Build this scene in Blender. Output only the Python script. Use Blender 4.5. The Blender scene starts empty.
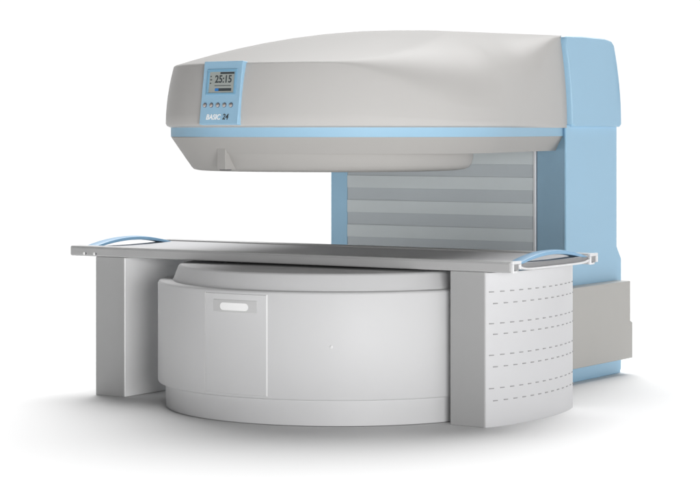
import bpy, bmesh, math, random
from mathutils import Vector, Matrix
R = math.radians
SC = bpy.context.scene
COL = SC.collection
random.seed(3)

# ------------------------------------------------------------------ camera
YAW = R(33)
cam = bpy.data.cameras.new('camera'); co = bpy.data.objects.new('camera', cam); COL.objects.link(co)
D0, L0, H = 10.476, .771, 1.43
s_, c_ = math.sin(YAW), math.cos(YAW)
# right = (c,s), forward = (-s,c); level camera, vertical shift keeps the uprights parallel
co.location = (-L0 * c_ + D0 * s_, -L0 * s_ - D0 * c_, H)
co.rotation_euler = (R(90), 0, YAW)
cam.sensor_width = 36; cam.lens = 2200 / 700 * 36
cam.shift_x = 0; cam.shift_y = -120 / 700
cam.clip_start = .1; cam.clip_end = 400
SC.camera = co

# ------------------------------------------------------------------ world: white studio, darker behind the photographer's left shoulder
W = bpy.data.worlds.new('World'); SC.world = W; W.use_nodes = True
nt = W.node_tree; bg = nt.nodes['Background']
N_ = nt.nodes.new; Lk = nt.links.new
tc = N_('ShaderNodeTexCoord'); vm = N_('ShaderNodeVectorMath'); vm.operation = 'DOT_PRODUCT'
vm.inputs[1].default_value = Vector((-.58, -.81, -.05)).normalized()
rp = N_('ShaderNodeValToRGB'); e = rp.color_ramp.elements
e[0].position = .12; e[0].color = (1, 1, 1, 1)
e[1].position = .62; e[1].color = (.22, .22, .222, 1)
Lk(tc.outputs['Generated'], vm.inputs[0]); Lk(vm.outputs['Value'], rp.inputs[0])
# large soft light overhead, tilted a little to the rear, as a brighter patch of the studio's ceiling
vz = N_('ShaderNodeVectorMath'); vz.operation = 'DOT_PRODUCT'; vz.inputs[1].default_value = Vector((-.23, .54, .81)).normalized()
Lk(tc.outputs['Generated'], vz.inputs[0])
r2 = N_('ShaderNodeValToRGB'); g = r2.color_ramp.elements
g[0].position = .0; g[0].color = (0, 0, 0, 1); g[1].position = 1.0; g[1].color = (1, 1, 1, 1)
for p_, v_ in ((.85, 0), (.955, 1)):
    q_ = g.new(p_); q_.color = (v_, v_, v_, 1)
Lk(vz.outputs['Value'], r2.inputs[0])
sx = N_('ShaderNodeSeparateXYZ'); Lk(tc.outputs['Generated'], sx.inputs[0])
lowr = N_('ShaderNodeMapRange'); lowr.inputs['From Min'].default_value = .12; lowr.inputs['From Max'].default_value = .45
lowr.inputs['To Min'].default_value = 1.03; lowr.inputs['To Max'].default_value = .06
Lk(sx.outputs['Z'], lowr.inputs['Value'])
mu = N_('ShaderNodeMath'); mu.operation = 'MULTIPLY'; mu.inputs[1].default_value = 8.0
Lk(r2.outputs[0], mu.inputs[0])
ad = N_('ShaderNodeMath'); ad.operation = 'ADD'; Lk(mu.outputs[0], ad.inputs[0]); Lk(lowr.outputs[0], ad.inputs[1])
Lk(rp.outputs[0], bg.inputs[0]); Lk(ad.outputs[0], bg.inputs[1])

def area(name, loc, target, size, power, col=(1, 1, 1)):
    l = bpy.data.lights.new(name, 'AREA'); l.shape = 'RECTANGLE'; l.size, l.size_y = size
    l.energy = power; l.color = col
    o = bpy.data.objects.new(name, l); COL.objects.link(o); o.location = loc
    o.rotation_euler = (Vector(target) - Vector(loc)).to_track_quat('-Z', 'Y').to_euler()
area('key_softbox', (5.6, -6.2, 1.0), (-1.0, 1.0, .95), (3.0, 2.4), 520)
SC.view_settings.view_transform = 'Standard'; SC.view_settings.look = 'None'
SC.view_settings.exposure = 0; SC.view_settings.gamma = 1

# ------------------------------------------------------------------ materials
def mat(name, col, rough=.45, noise=.03, scale=6, metal=0, bump=.0, spec=.4, coat=0):
    m = bpy.data.materials.new(name); m.use_nodes = True; n = m.node_tree; b = n.nodes['Principled BSDF']
    t = n.nodes.new('ShaderNodeTexCoord'); no = n.nodes.new('ShaderNodeTexNoise')
    no.inputs['Scale'].default_value = scale; no.inputs['Detail'].default_value = 5
    n.links.new(t.outputs['Object'], no.inputs['Vector'])
    mx = n.nodes.new('ShaderNodeMix'); mx.data_type = 'RGBA'
    mx.inputs['A'].default_value = tuple(c * (1 - noise) for c in col) + (1,)
    mx.inputs['B'].default_value = tuple(min(1, c * (1 + noise)) for c in col) + (1,)
    n.links.new(no.outputs['Fac'], mx.inputs['Factor']); n.links.new(mx.outputs['Result'], b.inputs['Base Color'])
    mr = n.nodes.new('ShaderNodeMapRange'); mr.inputs['To Min'].default_value = rough - .05; mr.inputs['To Max'].default_value = rough + .05
    n.links.new(no.outputs['Fac'], mr.inputs['Value']); n.links.new(mr.outputs['Result'], b.inputs['Roughness'])
    b.inputs['Metallic'].default_value = metal; b.inputs['Specular IOR Level'].default_value = spec
    b.inputs['Coat Weight'].default_value = coat
    if bump:
        n2 = n.nodes.new('ShaderNodeTexNoise'); n2.inputs['Scale'].default_value = 260
        n.links.new(t.outputs['Object'], n2.inputs['Vector'])
        bp = n.nodes.new('ShaderNodeBump'); bp.inputs['Strength'].default_value = bump; bp.inputs['Distance'].default_value = .002
        n.links.new(n2.outputs['Fac'], bp.inputs['Height']); n.links.new(bp.outputs[0], b.inputs['Normal'])
    return m
M = {}
M['endgrey'] = mat('end_grey', (.24, .24, .245), .5, .02)
M['seamgap'] = mat('seam_gap_blue', (.12, .17, .21), .6, .02)
M['grip'] = mat('grip_grey', (.53, .53, .53), .5, .02)
M['dot'] = mat('screw_cover_white', (.70, .70, .70), .4, .02)
M['floor'] = mat('floor', (.82, .82, .82), .9, .004, 1, spec=.1)
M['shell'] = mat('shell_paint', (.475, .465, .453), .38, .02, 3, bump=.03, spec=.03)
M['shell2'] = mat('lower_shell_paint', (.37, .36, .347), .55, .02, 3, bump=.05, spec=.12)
M['blue'] = mat('blue_paint', (.31, .51, .67), .42, .02, 3, bump=.05)
M['band'] = mat('band_blue', (.30, .48, .62), .55, .02, 3, spec=.2)
M['drum'] = mat('drum_paint', (.61, .61, .615), .5, .02, 3, bump=.04, spec=.3)
M['legwhite'] = mat('white_plastic', (.60, .60, .61), .5, .015, 3, bump=.04)
M['flankwhite'] = mat('flank_white', (.9, .9, .9), .5, .01)
M['leggrey'] = mat('grey_plastic', (.37, .37, .37), .5, .02, 4, bump=.05)
M['rail'] = mat('brushed_aluminium', (.42, .42, .42), .5, .04, 9, metal=.1, bump=.04)
M['top'] = mat('couch_grey', (.50, .50, .51), .6, .04, 5, bump=.05, spec=.15)
M['alu'] = mat('bright_aluminium', (.72, .72, .73), .35, .03, 9, metal=.3)
M['handle'] = mat('handle_blue', (.21, .39, .57), .35, .02, 6)
M['cab'] = mat('cabinet_paint', (.43, .42, .40), .5, .04, 5, bump=.06)
M['pl'] = mat('panel_light', (.55, .59, .60), .5, .04, 4)
M['pd'] = mat('panel_dark', (.44, .475, .495), .5, .04, 4)
M['dark'] = mat('dark_plastic_and_shadow', (.05, .055, .06), .5, .03)
M['slot'] = mat('slot_grey', (.30, .30, .305), .6, .03)
M['lcd'] = mat('display_glass', (.36, .39, .37), .15, .03, 20)
M['ink'] = mat('display_ink', (.05, .06, .065), .4, .02)
M['inkblue'] = mat('display_blue_bar', (.03, .20, .55), .4, .02)
M['white'] = mat('white_print', (.9, .9, .9), .5, .01)
M['recess'] = mat('recess_blue', (.20, .40, .56), .4, .03)
M['steel'] = mat('button_steel', (.62, .56, .53), .28, .03, metal=.6)
M['steelring'] = mat('button_ring', (.16, .20, .26), .35, .03, metal=.5)

# ------------------------------------------------------------------ helpers
def link(name, bm, mats, parent=None, bevel=0, seg=3, smooth=True, ang=35, label=None):
    bmesh.ops.recalc_face_normals(bm, faces=bm.faces)
    me = bpy.data.meshes.new(name); bm.to_mesh(me); bm.free()
    for m in (mats if isinstance(mats, (list, tuple)) else [mats]): me.materials.append(M[m])
    o = bpy.data.objects.new(name, me); COL.objects.link(o); o.parent = parent
    if smooth:
        for p in me.polygons: p.use_smooth = True
        me.set_sharp_from_angle(angle=R(ang))
    if bevel:
        b = o.modifiers.new('bevel', 'BEVEL'); b.width = bevel; b.segments = seg; b.limit_method = 'ANGLE'; b.angle_limit = R(30)
        b.harden_normals = True
    if label: o['label'] = label
    return o
def empty(name, loc, label, cat):
    o = bpy.data.objects.new(name, None); COL.objects.link(o); o.location = loc; o.empty_display_size = .1
    o['label'] = label; o['category'] = cat
    return o
def box(bm, x0, x1, y0, y1, z0, z1, mi=0):
    v = [bm.verts.new(p) for p in ((x0,y0,z0),(x1,y0,z0),(x1,y1,z0),(x0,y1,z0),(x0,y0,z1),(x1,y0,z1),(x1,y1,z1),(x0,y1,z1))]
    for f in ((0,3,2,1),(4,5,6,7),(0,1,5,4),(1,2,6,5),(2,3,7,6),(3,0,4,7)):
        bm.faces.new([v[i] for i in f]).material_index = mi
    return v
def loft(bm, rings, cap0=True, cap1=True, mi=0):
    rv = [[bm.verts.new(p) for p in r] for r in rings]
    n = len(rings[0])
    for a, b in zip(rv, rv[1:]):
        for i in range(n):
            bm.faces.new((a[i], a[(i+1)%n], b[(i+1)%n], b[i])).material_index = mi
    if cap0: bm.faces.new(rv[0][::-1]).material_index = mi
    if cap1: bm.faces.new(rv[-1]).material_index = mi
    return rv
def prism(bm, poly, z0, z1, mi=0):
    return loft(bm, [[(x, y, z0) for x, y in poly], [(x, y, z1) for x, y in poly]], mi=mi)
def extr(bm, prof, axis, a, b, mi=0):
    # profile in the plane across `axis`, extruded from a to b
    f = {'x': lambda p, t: (t, p[0], p[1]), 'y': lambda p, t: (p[0], t, p[1])}[axis]
    return loft(bm, [[f(p, a) for p in prof], [f(p, b) for p in prof]], mi=mi)
def circ(cx, cy, r, z, n=96):
    return [(cx + r*math.cos(2*math.pi*i/n), cy + r*math.sin(2*math.pi*i/n), z) for i in range(n)]
def cyl(bm, c, axis, r, h, n=20, mi=0):
    axis = Vector(axis).normalized(); q = axis.to_track_quat('Z', 'Y')
    rings = [[Vector(c) + q @ Vector((r*k*math.cos(2*math.pi*i/n), r*k*math.sin(2*math.pi*i/n), t)) for i in range(n)] for k, t in ((1, 0), (1, h*.7), (.8, h))]
    loft(bm, rings, mi=mi)
def text_bm(s, size, depth, shear=0):
    cu = bpy.data.curves.new('t', 'FONT'); cu.body = s; cu.size = size; cu.extrude = depth; cu.shear = shear
    cu.align_x = 'CENTER'; cu.align_y = 'CENTER'; cu.resolution_u = 3; cu.offset = size*.022
    o = bpy.data.objects.new('t', cu); COL.objects.link(o)
    bpy.context.view_layer.update()
    me = bpy.data.meshes.new_from_object(o.evaluated_get(bpy.context.evaluated_depsgraph_get()))
    bm = bmesh.new(); bm.from_mesh(me); bpy.data.objects.remove(o); bpy.data.curves.remove(cu); bpy.data.meshes.remove(me)
    return bm

# ------------------------------------------------------------------ setting
bm = bmesh.new()
vs = [bm.verts.new(p) for p in ((-60,-40,0),(60,-40,0),(60,120,0),(-60,120,0))]; bm.faces.new(vs)
fl = link('floor', bm, 'floor', smooth=False); fl['kind'] = 'structure'

# ------------------------------------------------------------------ the machine
CX, CY = -1.27, .45
root = empty('scanner', (CX, 1.6, 0), 'large light grey and blue body scanner with overhanging hood, rear column and round drum base', 'medical scanner')
def part(name, bm, mats, parent=None, **k):
    """mesh written in world coordinates, hung under the machine's Empty"""
    o = link(name, bm, mats, parent or root, **k)
    if parent is None: o.location = -root.location
    return o

# base drum ---------------------------------------------------------
bm = bmesh.new()
loft(bm, [circ(CX, CY, r, z, 144) for r, z in ((.88,.125),(.948,.125),(.953,.128),(.955,.134),(.955,.636),(.950,.646),(.940,.650),(.5,.651))])
drum = part('drum', bm, 'drum', ang=60)
bm = bmesh.new()
loft(bm, [circ(CX+.02, CY-.034, r, z, 144) for r, z in ((.872,.640),(.872,.656),(.868,.664),(.846,.722),(.838,.731),(.826,.734),(.4,.735))])
part('drum_lid', bm, 'drum', ang=50)
bm = bmesh.new(); loft(bm, [circ(CX+.019, CY-.031, r, z, 144) for r, z in ((.895,.0),(.910,.004),(.912,.14))]); part('plinth', bm, 'drum', ang=50)
# curved access door between two fine seams, with its grip slot
def ang_at(px):   # drum angle seen at a picture column is measured once: 205 -> 255 deg, 265 -> 281 deg
    return px
def shell(bm, a0, a1, z0, z1, r0, r1, mi=0, n=24):
    prof = [(r0,z0),(r1,z0),(r1,z1),(r0,z1)]
    rv = []
    for i in range(n+1):
        t = R(a0 + (a1-a0)*i/n)
        rv.append([bm.verts.new((CX + r*math.cos(t), CY + r*math.sin(t), z)) for r, z in prof])
    for a, b in zip(rv, rv[1:]):
        for i in range(4): bm.faces.new((a[i], a[(i+1)%4], b[(i+1)%4], b[i])).material_index = mi
    bm.faces.new(rv[0]).material_index = mi; bm.faces.new(rv[-1][::-1]).material_index = mi
DA0, DA1 = 259.0, 281.2
bm = bmesh.new(); shell(bm, DA0, DA1, .140, .630, .945, .9585)
door = part('access_door', bm, 'drum', bevel=.0025, seg=2)
for a in (DA0-.12, DA1+.12):
    bm = bmesh.new(); shell(bm, a-.12, a+.12, .140, .632, .950, .9562, n=1); part('door_seam', bm, 'white', smooth=False)
bm = bmesh.new(); shell(bm, 262.6, 278.2, .540, .600, .955, .9605, n=16)
gp = link('grip_plate', bm, 'grip', door, bevel=.002, seg=2)
# rounded grip opening, bent round the drum
bm = bmesh.new(); hw, hh = .084, .0185; cols = []
for k in range(33):
    x = -hw*math.cos(math.pi*k/32); e_ = max(0, abs(x)-(hw-hh)); h_ = max(.0015, math.sqrt(max(0, hh*hh-e_*e_)))
    a_ = R(270.3) + x/.955
    cols.append([bm.verts.new((CX+q*math.cos(a_), CY+q*math.sin(a_), .5675+g_*h_)) for q, g_ in ((.955,-1),(.9618,-1),(.9618,1),(.955,1))])
for p_, q_ in zip(cols, cols[1:]):
    for j in range(4): bm.faces.new((p_[j], p_[(j+1)%4], q_[(j+1)%4], q_[j]))
bm.faces.new(cols[0]); bm.faces.new(cols[-1][::-1])
link('grip_slot', bm, 'white', door, ang=50)
for t, z in ((300.5, .69), (300.5, .385)):
    bm = bmesh.new()
    d = Vector((math.cos(R(t)), math.sin(R(t)), 0)); rr = .954 if z < .5 else .871
    cyl(bm, Vector((CX, CY, z)) + d*rr, d, .009, .004, 16)
    part('screw_cover', bm, 'dot')

# column ------------------------------------------------------------
PY = 2.10; XL0, XL1, XR0 = -2.4227, -2.305, -.988
bm = bmesh.new()
poly = [(-.700, 1.892), (-.700, 2.53), (XL0, 2.54), (XL0, PY), (XL1, PY), (XL1, PY+.03), (XR0+.0, PY+.03), (XR0, PY)]
prism(bm, poly, .0, 1.46)
col = part('column', bm, 'blue', bevel=.004)
# flank panel, flaring to the rear near the floor (profile in y-z)
bm = bmesh.new()
extr(bm, [(1.884, .0), (2.565, .0), (2.585, .02), (2.585, .67), (2.525, .745), (2.525, 1.46), (1.884, 1.46)], 'x', -.7005, -.684)
part('side_panel', bm, 'blue', bevel=.005)
bm = bmesh.new()
box(bm, -1.2, -.662, 1.80, 2.53, .0, .125); part('foot_plinth', bm, 'blue', bevel=.006)
# rear panel with broad horizontal bands
z = .703; bm = bmesh.new(); i = 1
while z < 1.44:
    h = .075
    o = .0 if i % 2 else .004
    box(bm, XL1+.002, XR0-.022, PY+.004-o, PY+.024, z, z+h-.0005, mi=i % 2); z += h; i += 1
bp_ = part('back_panel', bm, ['pl', 'pd'], smooth=False)
bm = bmesh.new(); box(bm, XR0-.020, XR0-.004, PY-.010, PY+.026, .70, 1.44); part('panel_trim', bm, 'alu', bevel=.003)

# side cabinet ------------------------------------------------------
bm = bmesh.new()
extr(bm, [(1.70,.09),(2.56,.09),(2.56,.30),(2.53,.312),(2.53,.545),(1.70,.545)], 'x', -1.1, -.598)
part('side_cabinet', bm, 'cab', bevel=.006)

# hood --------------------------------------------------------------
BX, BY = -2.40, 2.54
def outline(r, ax, ay, cx=CX, cy=CY, ins=0.0):
    bx, by = BX+ins, BY-ins*.3
    def tang(px, py, sgn):
        dx, dy = px-cx, py-cy; d = math.hypot(dx, dy)
        return math.atan2(dy, dx) + sgn*math.acos(r/d)
    ta = tang(ax, ay, -1); tb = tang(bx, by, +1)
    while tb > ta: tb -= 2*math.pi
    P = []; A = (ax, ay); TA = (cx+r*math.cos(ta), cy+r*math.sin(ta)); TB = (cx+r*math.cos(tb), cy+r*math.sin(tb))
    lerp = lambda p, q, t: (p[0]+(q[0]-p[0])*t, p[1]+(q[1]-p[1])*t)
    K = []
    for i in range(16): P.append(lerp(A, TA, i/16)); K.append(('a', i/16))
    for i in range(96):
        t = ta+(tb-ta)*i/96; P.append((cx+r*math.cos(t), cy+r*math.sin(t))); K.append(('c', math.degrees(t)))
    for i in range(16): P.append(lerp(TB, (bx, by), i/16)); K.append(('b', i/16))
    for i in range(16): P.append(lerp((bx, by), (ax, by), i/16)); K.append(('r', i/16))
    for i in range(6): P.append(lerp((ax, by), A, i/6)); K.append(('s', i/6))
    return P, K
sm = lambda t: (lambda u: u*u*(3-2*u))(max(0, min(1, t)))
def crease(k):
    ty, v = k
    if ty == 'a': w = 1 - .52*v**1.5
    elif ty == 'c': w = .48*sm((v+48)/66)**1.1
    elif ty == 's': w = 1
    elif ty == 'r': w = v**.7
    else: w = 0
    return 1.762 + .196*w
bm = bmesh.new()
def ring(r, ax, ay, z, ins=0):
    P, K = outline(r, ax, ay, ins=ins)
    return [(x, y, z) for x, y in P], K
rings = []
AX = -.693
r0, K = ring(.890, AX, 1.930, 1.442, .02); rings.append(r0)
rings.append(ring(.908, AX, 1.920, 1.450, .008)[0])
rings.append(ring(.915, AX, 1.912, 1.462)[0])
# wall leaning inwards up to a crease; the crease softens into a broad round towards the column
P, K = outline(.872, AX-.034, 1.892, ins=.045)
P0 = rings[-1]
S0, S1 = Vector((-1.42, 1.45)), Vector((AX-.06, 2.2))
def roofpt(p, k, u):
    p = Vector(p); d = S1-S0; t = max(0, min(1, (p-S0).dot(d)/d.dot(d)))
    if k[0] == 'a': t = max(t, 1-k[1]*.9)
    q = S0 + d*t; zr = 1.986 - .018*t; c = crease(k)
    xy = p + (q-p)*u*.98
    return Vector((xy.x, xy.y, c + (zr-c)*(1-(1-u)**2)))
def soft(k):
    ty, v = k
    if ty == 'c': return .008 + .30*sm((v+62)/66)
    if ty == 'a': return .020 + .288*sm((v+.10)/.9)
    if ty == 's': return .020
    return .010
def section(w0, p, k):
    w0 = Vector(w0); C_ = roofpt(p, k, 0); ro = soft(k); L = (C_-w0).length
    def wallpt(f):     # f 0..1, bulging slightly so that the top leans in more than the foot
        q = w0.lerp(C_, f); g = f**1.9; h_ = w0.lerp(C_, g); return Vector((h_.x, h_.y, q.z))
    fa = 1 - min(.75, ro/L); dist = (roofpt(p, k, 1)-C_).length; ub = min(.85, ro*2.4/max(dist, .3))
    A_, B_ = wallpt(fa), roofpt(p, k, ub); out = [wallpt(fa*j/6) for j in range(1, 7)]
    for j in range(1, 10):
        t = j/9; out.append(A_*(1-t)**2 + C_*2*t*(1-t) + B_*t*t)
    for j in range(1, 10):
        t = (j/9)**1.3; out.append(roofpt(p, k, ub+(1-ub)*t))
    return out
secs = [section(w, p, k) for w, p, k in zip(P0, P, K)]
for j in range(len(secs[0])): rings.append([tuple(q[j]) for q in secs])
loft(bm, rings)
bmesh.ops.remove_doubles(bm, verts=bm.verts, dist=.0003)
hood = part('upper_housing', bm, 'shell', ang=32)

# blue end cap on the right flank of the hood
bm = bmesh.new()
N = 14
def cap_ring(x, g=0):
    pr = [(1.927+g, 1.448+g), (1.905+g, 1.462+g)]
    pr += [(1.905-.018*(i/8)**2+g, 1.462+(1.935-1.462)*i/8-g) for i in range(1, 9)]
    pr += [(1.893+g, 1.955-g), (1.910+g, 1.963-g), (2.1, 1.966-g), (2.40-g, 1.962-g), (2.48-g, 1.950-g), (2.503-g, 1.930-g)]
    pr += [(2.503+(2.535-2.503)*(1-(1-i/8)**1.8)-g, 1.930-(1.930-1.465)*i/8) for i in range(1, 9)]
    pr += [(2.520-g, 1.448+g)]
    return [(x - .034*(max(0, (z-1.462))/.48)**2, y, z) for y, z in pr]
loft(bm, [cap_ring(-.697), cap_ring(-.666), cap_ring(-.658, .006)])
part('end_cap', bm, 'blue', ang=40)
bm = bmesh.new(); loft(bm, [cap_ring(-.705, -.0015), cap_ring(-.6975, -.0015)]); part('cap_seam_gap', bm, 'seamgap', smooth=False)  # dark slab standing in for the shaded gap between hood and cap

# blue band beneath the hood
bm = bmesh.new(); loft(bm, [ring(.888, -.715, 1.90, 1.395, .03)[0], ring(.888, -.715, 1.90, 1.4435, .03)[0]])
part('trim_band', bm, 'band', ang=40)
# lower housing: skirt tapering down to the round pole
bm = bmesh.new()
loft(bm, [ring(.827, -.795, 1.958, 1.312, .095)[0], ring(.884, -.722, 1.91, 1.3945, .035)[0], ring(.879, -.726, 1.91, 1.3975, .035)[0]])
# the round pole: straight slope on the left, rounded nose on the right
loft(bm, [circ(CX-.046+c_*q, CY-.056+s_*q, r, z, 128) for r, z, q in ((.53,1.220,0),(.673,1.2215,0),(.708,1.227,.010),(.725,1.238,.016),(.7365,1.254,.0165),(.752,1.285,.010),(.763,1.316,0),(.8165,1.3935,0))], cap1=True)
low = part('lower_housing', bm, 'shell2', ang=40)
# small sensor block on the slope
def frame(theta, r, z, lean):
    n = Vector((math.cos(R(theta)), math.sin(R(theta)), 0)); u = Vector((-n.y, n.x, 0)); v = Vector((0, 0, 1))
    c = Vector((CX, CY, z)) + n*r
    rot = Matrix.Rotation(lean, 3, u)
    n2, v2 = rot @ n, rot @ v
    m = Matrix.Identity(4)
    for i, a in enumerate((u, v2, n2)):
        for j in range(3): m[j][i] = a[j]
    m.translation = c
    return m
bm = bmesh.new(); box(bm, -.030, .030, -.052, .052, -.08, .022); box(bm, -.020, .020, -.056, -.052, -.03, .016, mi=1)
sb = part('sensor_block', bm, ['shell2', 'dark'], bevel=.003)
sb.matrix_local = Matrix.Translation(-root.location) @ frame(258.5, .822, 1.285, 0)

# control panel -----------------------------------------------------
PM = frame(262.6, .896, 1.612, -R(7.4))
bm = bmesh.new(); box(bm, -.131, .131, -.158, .158, -.05, .012)
# lip of the panel folding back over the crease
box(bm, -.129, .129, .150, .1585, -.13, .006)
pan = part('control_panel', bm, 'blue', bevel=.004); pan.matrix_local = Matrix.Translation(-root.location) @ PM
def pp(name, bm, mats, **k): return link(name, bm, mats, pan, **k)
# display bezel: recessed frame
bm = bmesh.new()
x0, x1, y0, y1 = -.100, .100, -.010, .118
for a, b, c, d in ((x0, x1, y1-.014, y1), (x0, x1, y0, y0+.010), (x0, x0+.016, y0+.010, y1-.014), (x1-.014, x1, y0+.010, y1-.014)):
    box(bm, a, b, c, d, .0125, .017)
pp('bezel', bm, 'recess', bevel=.002, seg=2)
bm = bmesh.new(); box(bm, x0+.016, x1-.014, y0+.010, y1-.014, .008, .0135)
scr = pp('display', bm, 'lcd', smooth=False)
def ink(bm, x, y, z, m, name, parent=pan):
    bm.transform(Matrix.Translation((x, y, z))); return link(name, bm, m, parent, smooth=False)
ink(text_bm('25:15', .052, .0004), .012, .066, .0142, 'ink', 'display_digits')
for q in ((-.012, .082, .0925, .1025), (-.040, .070, .008, .022), (-.045, .065, .0335, .0365), (-.078, -.070, .045, .050), (-.078, -.066, .062, .067), (-.078, -.070, .079, .084)):
    bm = bmesh.new(); box(bm, *q, .0136, .0143); link('display_bar', bm, 'ink', pan, smooth=False)
bm = bmesh.new(); box(bm, -.040, -.016, .0082, .0218, .0144, .0148); link('display_progress', bm, 'inkblue', pan, smooth=False)
for i in range(5):
    x = -.100 + i*.0445
    bm = bmesh.new(); cyl(bm, (x, -.062, .012), (0,0,1), .0125, .003, 24)
    b = link('button', bm, 'steelring', pan)
    bm = bmesh.new(); cyl(bm, (x, -.062, .0148), (0,0,1), .0092, .004, 24); link('button_cap', bm, 'steel', b)
ink(text_bm('BASIC', .037, .0006, .2), -.038, -.122, .0126, 'white', 'lettering')
ink(text_bm('24', .039, .0006, .2), .045, -.121, .0126, 'ink', 'numerals')

# ------------------------------------------------------------------ patient table
TL, TW = -2.735, .90
tab = empty('patient_table', (-1.37, .45, 0), 'long grey patient table with blue arched end handles, spanning the white drum on two legs', 'table')
def tp(name, bm, mats, parent=None, **k):
    o = link(name, bm, mats, parent or tab, **k)
    if parent is None: o.location = -tab.location
    return o
def rail_prof(y0, y1, flip):
    # hollow extrusion seen from its end
    return [(y0, .746), (y1, .746), (y1, .803), (y0, .803)]
for y0, y1 in ((0, .085), (TW-.085, TW)):
    bm = bmesh.new()
    box(bm, TL, -.006, y0, y1, .748, .802)
    o = tp('side_rail', bm, 'rail', bevel=.009, seg=4)
    # open end of the extrusion: bright rim around a dark hollow
    bm = bmesh.new(); t = .013
    for a, b, c, d in ((y0, y1, .789, .803), (y0, y0+t, .747, .789), (y1-t, y1, .762 if y0 == 0 else .757, .789), (y0+t, y0+.045, .747, .757)):
        box(bm, -.008, .006, a, b, c, d)
    box(bm, -.0075, -.003, y0+t, y1-t, .757, .789, mi=1)
    link('rail_end', bm, ['alu', 'slot'], o, bevel=.002, seg=2)
bm = bmesh.new()
# groove lines along the front rail
box(bm, TL+.02, -.02, -.0015, .002, .790, .7915); tp('rail_groove', bm, 'slot', smooth=False)
# dished couch top
def sag(t): return .794 - .006*math.sin(math.pi*t)**.8
bm = bmesh.new(); n = 28; prof = []
for i in range(n+1): t = i/n; prof.append((.085+(TW-.17)*t, sag(t)))
for i in range(n, -1, -1): t = i/n; prof.append((.085+(TW-.17)*t, .764))
extr(bm, prof, 'x', TL+.01, -.012)
tp('tabletop', bm, 'top', ang=40)
bm = bmesh.new(); box(bm, -.014, -.006, .086, TW-.086, .7645, .786); tp('end_plate', bm, 'endgrey', smooth=False)
low_ = lambda t: .754 + .020*(abs(2*t-1))**9
bm = bmesh.new(); prof = []
for i in range(n+1): t = i/n; prof.append((.070+(TW-.140)*t, low_(t)+.010))
for i in range(n, -1, -1): t = i/n; prof.append((.070+(TW-.140)*t, low_(t)))
extr(bm, prof, 'x', -.03, .004); tp('end_trim', bm, 'alu', ang=40, bevel=.002, seg=2)
# arched handles at both ends
def arch(x0, x1):
    bm = bmesh.new(); n = 36; rv = []
    for i in range(n+1):
        t = i/n; y = .060 + (TW-.12)*t; z = .780 + .054*math.sin(math.pi*t)**.85; th = .012+.006*math.sin(math.pi*t)
        rv.append([bm.verts.new(p) for p in ((x0, y, z-th), (x1, y, z-th), (x1, y, z), (x0+(x1-x0)*.5, y, z+.004), (x0, y, z))])
    for a, b in zip(rv, rv[1:]):
        for i in range(5): bm.faces.new((a[i], a[(i+1)%5], b[(i+1)%5], b[i]))
    bm.faces.new(rv[0]); bm.faces.new(rv[-1][::-1])
    return bm
tp('handle', arch(-.075, -.010), 'handle', ang=40, bevel=.004)
tp('handle', arch(TL+.012, TL+.085), 'handle', ang=40, bevel=.004)
for x in (TL+.10, TL+.17):
    bm = bmesh.new(); cyl(bm, (x, .001, .762), (0,-1,0), .008, .003, 16)
    sc = tp('screw', bm, 'white')
    bm = bmesh.new(); cyl(bm, (x+.010, .001, .762), (0,-1,0), .006, .0015, 16); link('screw_painted_shadow', bm, 'dark', sc)  # dark disc off to one side, standing in for the screw's shadow

# left leg: grey front, white flank
bm = bmesh.new()
v = box(bm, -2.565, -2.37, .012, .84, .0, .747)
leg = tp('leg', bm, 'leggrey', bevel=.004, label='plain box leg at the far end')
bm = bmesh.new(); box(bm, -2.371, -2.362, .014, .838, .002, .745); link('flank_panel', bm, 'flankwhite', leg, bevel=.003)
# right leg: grey front post and a bowed slotted flank
bm = bmesh.new(); prof = [(-.348, .012), (-.156, .012), (-.150, .020), (-.150, .07), (-.348, .07)]
prism(bm, prof, 0, .747)
leg2 = tp('leg', bm, 'leggrey', bevel=.004, label='near leg with a bowed white flank cut with rows of fine slots')
bm = bmesh.new(); Y0, Y1 = .014, .945; BOW = .075
def fx(t): return -.150 + BOW*(1-(2*t-1)**2)**.9 * 1.0 - .012*t
def fxn(y): return fx((y-Y0)/(Y1-Y0))
n = 40; prof = [(fx(i/n), Y0+(Y1-Y0)*i/n) for i in range(n+1)] + [(fx(i/n)-.018, Y0+(Y1-Y0)*i/n) for i in range(n, -1, -1)]
prism(bm, prof, .0, .742)
for z in (.648, .591, .495, .443, .343, .286, .183, .123):
    m = 13
    sh = .025 if (z in (.591, .443, .286, .123)) else 0
    for i in range(m):
        y = .032 + sh + .072*i
        if y > .93: continue
        L = .030; xa, xb = fxn(y), fxn(min(Y1, y+L)); e = .0016
        vv = [bm.verts.new(p) for p in ((xa-.004, y, z), (xa+e, y, z), (xb+e, y+L, z), (xb-.004, y+L, z), (xa-.004, y, z+.0045), (xa+e, y, z+.0055), (xb+e, y+L, z+.0045), (xb-.004, y+L, z+.0045))]
        for f in ((0,3,2,1),(4,5,6,7),(0,1,5,4),(1,2,6,5),(2,3,7,6),(3,0,4,7)):
            bm.faces.new([vv[j] for j in f]).material_index = 1
link('flank_panel', bm, ['legwhite', 'slot'], leg2, ang=40)
